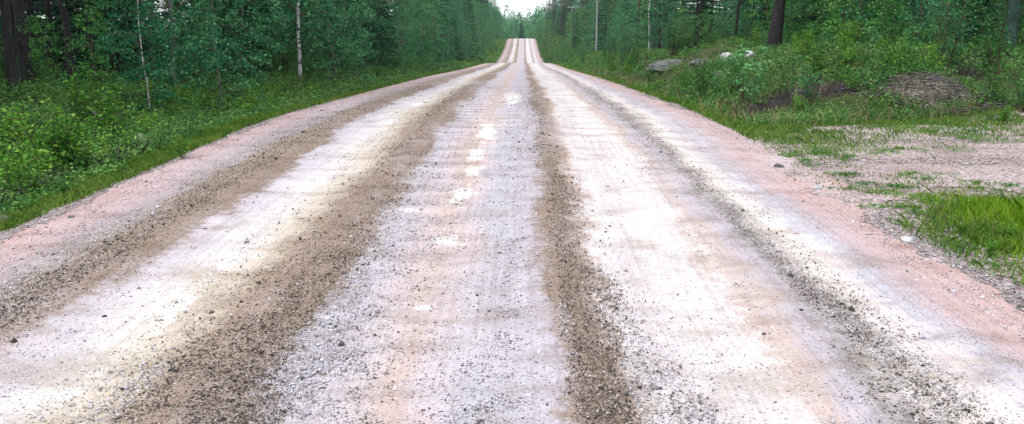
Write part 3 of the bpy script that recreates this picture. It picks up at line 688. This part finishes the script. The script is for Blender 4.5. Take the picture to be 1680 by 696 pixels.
# ---- forest rows
SHOW = [(1655, 20.2, 50), (1072, 71, 17), (1067, 66, 10), (978, 120, 9), (940, 172, 12), (919, 232, 9), (492, 31.5, 13), (1268, 28, 22), (1577, 26, 7),
        (1080, 74, 8), (50, 20, 9), (24, 17.5, 8), (184, 24, 9), (199, 25, 9), (119, 19, 8), (1143, 50, 7)]
def clear(X, Y, d=1.0):
    xp = 840 + X * F / (Y * math.cos(PITCH) + 1.5 * math.sin(PITCH))
    for x, A, w_ in SHOW:
        if Y < A + .3 and abs(xp - x) < w_ + .45 * F / max(Y, 1) * min(1, d): return False
    return all((X - a) ** 2 + (Y - b) ** 2 > d * d for a, b in SINGLE)
def zone(Y): return 'near' if Y < 35 else ('middle' if Y < 110 else 'far')
ZN = {('L', 'near'): 'in the dark near part of the left forest', ('L', 'middle'): 'in the middle stretch of the left forest edge', ('L', 'far'): 'far down the left side of the road',
      ('R', 'near'): 'behind the bank at the near right', ('R', 'middle'): 'behind the utility poles in the middle stretch of the right forest', ('R', 'far'): 'far down the right side of the road'}
DESC = {'birch': 'leafy green birch', 'pale birch': 'pale green young birch', 'pine': 'dark tall pine', 'spruce': 'dark conical spruce'}
count = {}
def put(kind, X, Y, sc):
    sd = 'L' if X < xc(Y) else 'R'; z = zone(Y); key = ZN[(sd, z)]
    pr = {'birch': PBG if sd == 'L' else PBG[:2] + PBF, 'pale birch': PBP, 'pine': PP, 'spruce': PS}[kind]
    nm = {'birch': 'birch_tree', 'pale birch': 'birch_tree', 'pine': 'pine_tree', 'spruce': 'spruce_tree'}[kind]
    count[nm] = count.get(nm, 0) + 1
    SINGLE.append((X, Y))
    plant(nm, pr, X, Y, sc * R.uniform(.85, 1.15), R.rand() * 6.28, f'{DESC[kind]} {key}', kind.split()[-1], f'{kind} trees {key}', sz=sc * R.uniform(.9, 1.2), tilt=(R.normal() * .02, R.normal() * .02))
def row(side, s, y0, y1, step, probs, jit=.5, sc=1.0, d=1.0):
    y = y0
    while y < y1:
        st = step if not callable(step) else step(y)
        yy = y + R.uniform(-.3, .3) * st; ss = s(yy) if callable(s) else s
        X = side * (ss + R.uniform(-jit, jit)) + float(xc(yy))
        if clear(X, yy, d) and not (X > 0 and track_mask(X, yy) > -1.0):
            kinds = list(probs.keys()); p = np.array(list(probs.values())); k = kinds[R.choice(len(kinds), p=p / p.sum())]
            put(k, X, yy, sc)
        y += st
L1 = lambda y: 8.6 if y < 200 else 7.9
row(-1, L1, 20, 60, 2.3, {'birch': 5, 'spruce': 1}, .7)
row(-1, L1, 60, 330, lambda y: 3.2 if y < 150 else 4.5, {'birch': 4, 'pale birch': 2, 'spruce': 1}, .8)
row(-1, 11, 8, 23, 2.6, {'pine': 3, 'spruce': 1}, 1)
row(-1, 11, 23, 62, 3.0, {'pine': 2, 'spruce': 2, 'birch': 2}, 1)
row(-1, 11.5, 62, 330, 5, {'pine': 3, 'spruce': 3, 'birch': 1}, 1, 1.1)
row(-1, 14.5, 4, 60, 3.2, {'pine': 2, 'spruce': 3}, 1.2)
row(-1, 18.5, 4, 60, 3.4, {'pine': 1, 'spruce': 3}, 1.4)
row(-1, 23, 6, 60, 3.6, {'pine': 1, 'spruce': 4}, 1.4, 1.1)
row(-1, 16.5, 60, 330, 8, {'pine': 1, 'spruce': 3}, 1.5, 1.15)
row(-1, 28, 12, 60, 4, {'spruce': 1}, 1.5, 1.15)
R1 = lambda y: (12.6 if y < 160 else 12.0 - (y - 160) * .02)
row(1, R1, 34, 330, lambda y: 3.2 if y < 150 else 4.5, {'birch': 4, 'pine': 2, 'spruce': 3}, .8)
row(1, 11.5, 24, 34, 2.4, {'birch': 2, 'spruce': 1, 'pine': 1}, .8, .9)
row(1, 15, 17, 60, 3.0, {'spruce': 3, 'pine': 1, 'birch': 2}, 1)
row(1, 15.5, 60, 330, 5, {'pine': 2, 'spruce': 3}, 1, 1.1)
row(1, 19, 16, 60, 3.2, {'spruce': 3, 'pine': 1}, 1.2)
row(1, 23.5, 14, 60, 3.4, {'spruce': 3, 'pine': 1}, 1.2, 1.1)
row(1, 20, 60, 330, 8, {'pine': 1, 'spruce': 3}, 1.5, 1.15)
row(1, 28, 16, 62, 4, {'spruce': 1}, 1.5, 1.15)
row(-1, 33, 0, 50, 3.5, {'spruce': 1}, 1.5, 1.2)
row(-1, 26, -2, 10, 3.0, {'spruce': 1}, 1.5, 1.2)
row(-1, 38, 0, 40, 3.5, {'spruce': 1}, 1.5, 1.2)
row(1, 12, -2, 7, 3, {'pine': 1, 'birch': 1}, 1)
# trees closing the view where the road drops behind its second crest
for i in range(16):
    X = -9 + i * 1.5 + R.uniform(-.5, .5); Y = 285 + R.uniform(0, 22)
    if abs(X - 3.1) < 1.0: continue
    SINGLE.append((X, Y))
    plant('birch_tree', PBP, X, Y, R.uniform(.75, 1.0) * (.66 if X > -2 else .95), R.rand() * 6, 'pale birch behind the crest where the road vanishes', 'birch', 'birches behind the far crest')
X, Y = 2.75, 281; plant('spruce_tree', PS, X, Y, .75, 0, 'small dark spruce added for an unidentified dark spot at the road end behind the crest', 'spruce', idx=2)  # spruce added to stand in for an unidentified dark spot between the birches
print('TREES', count)

# ---- shrubs and saplings
def shrub(x, y, protos, sc, label, kind='shrub', cat='shrub', idx=None, group=None, sz=None):
    X, Y = gp(x, y); SINGLE.append((X, Y))
    return plant(kind, protos, X, Y, sc, R.rand() * 6, label, cat, group, 'stem', 'foliage', idx=idx, sz=sz)
for x, y, pr, sc, lab in [
    (152, 218, PBR, .95, 'yellow-green bush brightest of all, below the straight black pine trunk'),
    (184, 238, PBR, .9, 'yellow-green bush second of the bright pair at left, lower right one'),
    (90, 300, PBR, 1.0, 'bright green leafy bush in the ditch at left'),
    (128, 290, PBR, .8, 'bright green bush right beside the big bright ditch bush'),
    (40, 330, PBR, .75, 'small bright green bush lowest at the left border of the photo'),
    (20, 260, PBR, 1.0, 'green bush behind the lowest bright one at the left border'),
    (60, 250, PBU, .55, 'dull green bush between the bright bushes of the left ditch'),
    (255, 255, PBU, .35, 'small grey-green plant near the road right of the pale stone at left'),
    (310, 215, PBU, .35, 'small pale-leaved plant on the left verge in front of the birches'),
    (300, 262, PBR, .3, 'tiny bright plant close to the left road edge'),
    (210, 185, PBU, .5, 'dark leafy bush at the foot of the forest behind the bright pair'),
    (325, 190, PBR, .45, 'light green seedling at the forest edge left of the tall white birch'),
    (450, 185, PBR, .4, 'light green seedling between the tall white birch and the road'),
    (620, 132, PBU, .7, 'round green bush at the left verge beyond the tall white birch')]:
    shrub(x, y, pr, sc, lab)
for x, y, pr, sc, lab in [
    (1225, 180, PBL, 1.0, 'pale-leaved tall bush on the bank left of the heather'),
    (1205, 165, PBU, .75, 'green bush just behind the pale-leaved tall bush'),
    (1125, 150, PBR, .65, 'bright green bush on the bank in front of the grey rock ledge'),
    (1150, 160, PBU, .75, 'darker green bush right of the bright one before the rock ledge'),
    (1080, 150, PBR, .55, 'light green bush near the road below the rock ledge'),
    (1060, 140, PBU, .6, 'green bush near the road left of the light green one'),
    (1310, 195, PBR, .45, 'low yellow-green plant at the foot of the bank behind the grass strip'),
    (1330, 175, PBL, .5, 'bush with pale leaves on the bank in the heather'),
    (1440, 200, PBR, .3, 'small green plant on the strip between bank and side track'),
    (1643, 205, PBR, .35, 'small light green plant at the edge of the side track near the right border'),
    (1545, 116, PBU, .8, 'leafy bush on the bank above the bare brown mound'),
    (1628, 132, PBU, .9, 'dark green bush right of the bare brown mound'),
    (1625, 165, PBU, .5, 'leafy bush left in front of the nearest utility pole'),
    (1678, 185, PBU, .6, 'bush at the right border behind the side track'),
    (1480, 118, PBU, .7, 'bush left above the bare brown mound'),
    (1650, 400, PBR, .2, 'small broad-leaved weed in the lush grass at the right border'),
    (1625, 425, PBR, .17, 'broad-leaved weed at the near edge of the lush grass')]:
    shrub(x, y, pr, sc, lab)
# young thicket on the right bank and in the gaps of the left edge
def thicket(n, side, s0, s1, y0, y1, protos, sc, label, group, kind, cat, cond=None):
    k = 0; tries = 0
    while k < n and tries < n * 30:
        tries += 1
        Y = float(invY(1, y0, y1, R)[0]); X = side * R.uniform(s0, s1) + float(xc(Y))
        if X > 0 and track_mask(X, Y) > -1.2: continue
        if cond and not cond(X, Y): continue
        if not clear(X, Y, .55): continue
        SINGLE.append((X, Y)); k += 1
        plant(kind, protos, X, Y, sc * R.uniform(.7, 1.2), R.rand() * 6, label, cat, group, 'stem', 'foliage')
nomound = lambda X, Y: np.exp(-((X - 7.1) / 1.4) ** 2 - ((Y - 15.4) / 1.3) ** 2) < .4 and np.exp(-((X - 6.0) / 1.9) ** 2 - ((Y - 30) / 4.5) ** 2) < .45
thicket(40, 1, 9.2, 13, 19.5, 34, PSAP, .95, 'slim leafy sapling in the thicket on the near right bank', 'saplings of the near right thicket', 'sapling', 'sapling')
thicket(26, 1, 9.3, 14, 20, 34, PBU, 1.0, 'green leafy bush in the thicket on the near right bank', 'bushes of the near right thicket', 'shrub', 'shrub', nomound)
thicket(44, 1, 4.8, 11, 16, 48, PBR, .72, 'light green bush scattered over the right bank', 'light green bushes of the right bank', 'shrub', 'shrub', nomound)
thicket(40, 1, 5.0, 11, 36, 160, PBU, .95, 'green bush along the far bank right of the road', 'bushes of the far right bank', 'shrub', 'shrub', nomound)
thicket(24, 1, 8.5, 12, 40, 200, PSAP, .9, 'slim sapling along the far bank right of the road', 'saplings of the far right bank', 'sapling', 'sapling')
thicket(22, 1, 4.6, 9, 17, 45, PBL, .42, 'small pale-leaved bush scattered over the right bank', 'small pale bushes of the right bank', 'shrub', 'shrub', nomound)
thicket(20, -1, 7.8, 12, 18, 40, PSAP, .85, 'slim leafy sapling at the near left forest edge', 'saplings of the near left forest edge', 'sapling', 'sapling')
thicket(24, -1, 7.8, 13, 10, 30, PBU, .9, 'dark green bush at the near left forest edge', 'bushes of the near left forest edge', 'shrub', 'shrub')
thicket(34, -1, 7.2, 8.6, 30, 220, PBU, 1.0, 'green bush under the birches of the far left edge', 'bushes of the far left edge', 'shrub', 'shrub')
thicket(34, -1, 4.9, 7.6, 8, 24, PBR, .5, 'small bright bush of the near left ditch', 'small bright bushes of the left ditch', 'shrub', 'shrub')
thicket(20, -1, 5.6, 7.6, 8, 30, PBU, .38, 'small dull green bush of the left verge', 'small dull bushes of the left verge', 'shrub', 'shrub')

def slope(n, side, s0, s1, y0, y1, protos, sc, label, group):
    for _ in range(n):
        Y = R.uniform(y0, y1); X = side * R.uniform(s0, s1) + float(xc(Y))
        if not clear(X, Y, .5): continue
        plant('shrub', protos, X, Y, sc * R.uniform(.6, 1.2), R.rand() * 6, label, 'shrub', group, 'stem', 'foliage')
slope(75, 1, 5.0, 11.5, 125, 265, PBU, 1.15, 'green bush on the far slope right of the road', 'bushes of the far right slope')
slope(36, -1, 5.0, 7.8, 125, 265, PBU, .95, 'green bush on the far slope left of the road', 'bushes of the far left slope')
# ------------------------------------------------------------------ far forest (one mass)
def far_forest():
    g = np.random.RandomState(9); P = Parts()
    n = 1300; X = g.uniform(-75, 105, n); Y = g.uniform(318, 470, n)
    Z = T(X, Y); H = g.uniform(10, 14.5, n)
    for x, y, z, h in zip(X, Y, Z, H):
        m = 200; t = g.uniform(.05, 1, m); conif = g.rand() < .6
        rad = (1 - t) ** .8 * 2.2 + .1 if conif else 2.0 * np.sqrt(np.clip(1 - (2 * t - 1) ** 2, .05, 1)) + .2
        az = g.rand(m) * 6.3; p = np.stack([x + np.cos(az) * rad * .8, y + np.sin(az) * rad * .8, z + t * h], -1)
        ax = np.stack([np.cos(az), np.sin(az), -.5 + 0 * az], -1) + g.normal(size=(m, 3)) * .3
        L = g.uniform(.35, .75, m); leafset(P, p, L, L * .8, g, flat=.3, axis=ax)
    return P.build('far_forest', M['birch_leaf'])
tag(link('far_forest', far_forest()), 'distant dark forest closing the end of the road', 'forest', kind='stuff')

# ------------------------------------------------------------------ rocks
def rock(name, X, Y, dx, dy, dz, mat, label, cat='stone', seed=0, rz=0, sink=.35, flatten=1.0):
    import bmesh
    bm = bmesh.new(); bmesh.ops.create_icosphere(bm, subdivisions=4, radius=1)
    g = np.random.RandomState(seed)
    planes = [unit(g.normal(size=3)) for _ in range(11)]; off = g.uniform(.55, .85, 11)
    for v in bm.verts:
        c = np.array(v.co)
        for n_, o_ in zip(planes, off):
            q = c @ n_
            if q > o_: c = c - n_ * (q - o_) * .9
        c = c * (1 + .14 * (float(fbm(c[0] * 2.5 + seed, c[1] * 2.5 + c[2] * 2, 71)) - .5)) + (float(fbm(c[0] * 8 + seed, c[1] * 8 + c[2] * 7, 72)) - .5) * .20
        v.co = Vector((c[0] * dx / 2, c[1] * dy / 2, c[2] * dz / 2))
    me = bpy.data.meshes.new(name); bm.to_mesh(me); bm.free(); me.materials.append(M[mat])
    me.polygons.foreach_set('use_smooth', np.ones(len(me.polygons), bool))
    o = link(name, me, None, (X, Y, float(T(X, Y)) + dz * (.5 - sink)), rz); tag(o, label, cat); return o
for i, (x, y, dx, dy, dz, mat, lab) in enumerate([
    (230, 235, .34, .24, .2, 'rock_pale', 'pale flat-topped stone on the left verge below the birches'),
    (212, 225, .22, .2, .15, 'rock_grey', 'small grey stone left behind the pale one on the left verge'),
    (4, 370, .22, .18, .14, 'rock_grey', 'grey stone half hidden at the left border beside the road'),
    (138, 250, .25, .2, .2, 'rock_grey', 'dark grey stone between the bright bushes at left'),
    (1191, 101, .45, .35, .42, 'rock_pale', 'white upright stone on the bank, left of the white pair'),
    (1210, 95, .3, .3, .3, 'rock_pale', 'smaller white stone of the pair on the bank'),
    (1226, 99, .75, .45, .42, 'rock_pale', 'largest white stone on the bank, right of the pair'),
    (1276, 276, .14, .10, .07, 'rock_grey', 'small grey stone at the mouth of the side track, farther one'),
    (1340, 312, .16, .10, .08, 'rock_pale', 'small pale stone at the mouth of the side track, nearer one'),
    (1488, 395, .13, .12, .06, 'rock_pale', 'flat pale stone at the edge of the road near the lush grass'),
    (1314, 155, .3, .25, .2, 'rock_grey', 'grey stone in the heather of the right bank'),
    (118, 360, .06, .06, .04, 'rock_grey', 'tiny dark stone at the left road edge'),
    (382, 553, .05, .04, .03, 'rock_grey', 'pebble lying on the brown ridge left of the middle lane'),
    (1253, 553, .035, .03, .025, 'rock_grey', 'dark pebble on the pale right lane')]):
    X, Y = gp(x, y); rock('stone', X, Y, dx, dy, dz, mat, lab, seed=i + 3, rz=i * 1.3)
for i, (x, y, dx, dy, dz, lab) in enumerate([
    (1112, 104, 3.2, 1.6, .48, 'grey slanting rock ledge on the bank below the dark utility pole'),
    (1163, 101, 1.3, 1.0, .45, 'grey cracked rock ledge right of the slanting one'),
    (1075, 117, 1.6, .7, .35, 'low flat grey rock between the ledge and the road'),
    (1215, 118, 1.7, 1.0, .5, 'grey rock under the white stones on the bank'),
    (1250, 110, 1.5, .8, .4, 'long low grey rock right of the white stones')]):
    X, Y = gp(x, y); rock('rock_ledge', X, Y, dx, dy, dz, 'rock_grey', lab, 'rock', seed=i + 30, rz=.35, sink=.72)
# bare mound of twigs and soil at the side track
def brush():
    g = np.random.RandomState(17); P = Parts()
    for _ in range(380):
        X = 7.1 + g.normal() * .55; Y = 15.55 + g.normal() * .35; z = float(T(X, Y)) + abs(g.normal()) * .04
        a = g.rand() * 6.3; d = np.array([math.cos(a), math.sin(a) * .6, g.uniform(-.12, .18)]); ln = g.uniform(.08, .36)
        q = np.linspace(-.5, .5, 4)[:, None]; tube(P, np.array([X, Y, z + .03]) + d * ln * q + g.normal(size=(4, 3)) * .012, np.full(4, g.uniform(.004, .011)), 4)
    return P.build('brushwood', M['grey_bark'], True)
tag(link('brushwood', brush()), 'heap of grey dead twigs on the bare mound beside the side track', 'brushwood', kind='stuff')
# fallen stick at the left
X, Y = gp(150, 225); Pk = Parts()
tube(Pk, [[0, 0, .45], [.25, -.15, .30], [.55, -.35, .16], [.85, -.5, .05]], [.018, .022, .024, .026], 7, True)
tube(Pk, [[.45, -.28, .22], [.5, -.1, .30], [.52, .05, .42]], [.012, .009, .004], 5, True)
tag(link('fallen_branch', Pk.build('fallen_branch', M['grey_bark'], True), None, (X, Y, float(T(X, Y)))), 'grey dead branch leaning in the left ditch beside the bright bushes', 'branch')

# ------------------------------------------------------------------ utility poles
def pole_parts(mat):
    P = Parts(); t = np.linspace(0, 1, 9)
    tube(P, np.stack([0 * t, 0 * t, -.4 + t * 8.6], -1), .125 - .035 * t, 14, True)
    pole = P.build('pole_shaft', mat, True)
    P = Parts()
    def box(c, s):
        c = np.array(c); s = np.array(s) / 2
        V = c + s * np.array([[x, y, z] for x in (-1, 1) for y in (-1, 1) for z in (-1, 1)])
        P.add(V, [[0, 1, 3, 2], [4, 6, 7, 5], [0, 4, 5, 1], [2, 3, 7, 6], [0, 2, 6, 4], [1, 5, 7, 3]])
    box((0, -.15, 7.9), (2.3, .11, .13)); arm = P.build('crossarm', M['pole_pale'])
    P = Parts(); tube(P, [(-.55, -.16, 7.86), (0, -.13, 7.35)], [.018, .018], 6, True); tube(P, [(.55, -.16, 7.86), (0, -.13, 7.35)], [.018, .018], 6, True)
    brace = P.build('brace', M['steel'])
    P = Parts(); zz = np.array([0, .03, .05, .08, .10, .13, .15, .17]); rr = np.array([.02, .05, .035, .06, .035, .055, .04, .015])
    tube(P, np.stack([0 * zz, 0 * zz, zz], -1), rr, 12, True); ins = P.build('insulator', M['ceramic'], True)
    return pole, arm, brace, ins
PD = pole_parts(M['pole_dark']); PPL = pole_parts(M['pole_pale'])
for x, A, parts, lean, lab in [
    (1655, 20.2, PD, .0, 'thick dark green-grey utility pole nearest the camera at the right border'),
    (1072, 71, PD, .0, 'dark utility pole with a birch trunk touching it'),
    (978, 120, PPL, .0, 'pale slim utility pole third along the line'),
    (940, 172, PD, .0, 'distant utility pole with its pale crossarm seen against the dark trees'),
    (919, 232, PD, .0, 'farthest utility pole with a tiny pale crossarm')]:
    X, Y = P_at(x, A)
    e = bpy.data.objects.new('utility_pole', None); C.objects.link(e); e.location = (X, Y, float(T(X, Y)))
    e.rotation_euler = (0, lean, 0); tag(e, lab, 'utility pole', 'utility poles along the right side of the road')
    link('shaft', parts[0], e); link('crossarm', parts[1], e); link('brace', parts[2], e)
    for dx in (-1.0, 0, 1.0): link('insulator', parts[3], e, (dx, -.15, 7.963))

# ------------------------------------------------------------------ haze
hm = bpy.data.materials.new('haze_air'); hm.use_nodes = True; hn = hm.node_tree; hn.nodes.clear()
pv = hn.nodes.new('ShaderNodeVolumePrincipled'); pv.inputs['Color'].default_value = (.90, .95, 1, 1); pv.inputs['Density'].default_value = HAZE
ho = hn.nodes.new('ShaderNodeOutputMaterial'); hn.links.new(pv.outputs[0], ho.inputs['Volume'])
hv = np.array([[x, y, z] for x in (-720, 720) for y in (-60, 1020) for z in (-32, 24)], float)
if HAZE > 0:
    tag(link('haze', mesh('haze', hv, [np.array([[0, 1, 3, 2], [4, 6, 7, 5], [0, 4, 5, 1], [2, 3, 7, 6], [0, 2, 6, 4], [1, 5, 7, 3]])], hm)), 'thin summer haze over the road and the forest', 'haze', kind='stuff')
# ------------------------------------------------------------------ light, sky, camera
w = bpy.data.worlds.new('World'); S.world = w; w.use_nodes = True; nt = w.node_tree
bg = nt.nodes['Background']; sky = nt.nodes.new('ShaderNodeTexSky'); sky.sky_type = 'NISHITA'; sky.sun_disc = False
EL, AZ = math.radians(58), math.radians(235)      # sun behind and to the right of the camera, behind cloud
sky.sun_elevation = EL; sky.sun_rotation = AZ; sky.dust_density = 3; sky.air_density = 1.0
hs = nt.nodes.new('ShaderNodeHueSaturation'); hs.inputs['Saturation'].default_value = .30; hs.inputs['Value'].default_value = 1.0
nt.links.new(sky.outputs[0], hs.inputs['Color'])
cloud = mix(nt, .65, hs.outputs[0], (7.0, 7.15, 7.5))        # closed cloud cover over the clear sky
nt.links.new(cloud, bg.inputs[0]); bg.inputs[1].default_value = .15
sd = bpy.data.lights.new('sun', 'SUN'); sd.energy = 1.0; sd.angle = math.radians(20); sd.color = (1, .97, .93)
so = bpy.data.objects.new('sun', sd); C.objects.link(so)
dirv = Vector((math.sin(AZ) * math.cos(EL), math.cos(AZ) * math.cos(EL), math.sin(EL)))
so.rotation_euler = dirv.to_track_quat('Z', 'Y').to_euler()
cd = bpy.data.cameras.new('camera'); cd.sensor_width = 36; cd.lens = F / 1680 * 36; cd.clip_end = 3000; cd.clip_start = .05
co = bpy.data.objects.new('camera', cd); C.objects.link(co); co.location = (0, 0, CAMH); co.rotation_euler = (math.radians(90) - PITCH, 0, 0)
S.camera = co
S.view_settings.view_transform = 'Standard'; S.view_settings.look = 'None'; S.view_settings.gamma = 1
S.view_settings.exposure = .95
S.cycles.max_bounces = 5; S.cycles.diffuse_bounces = 2; S.cycles.transmission_bounces = 3; S.cycles.use_denoising = True
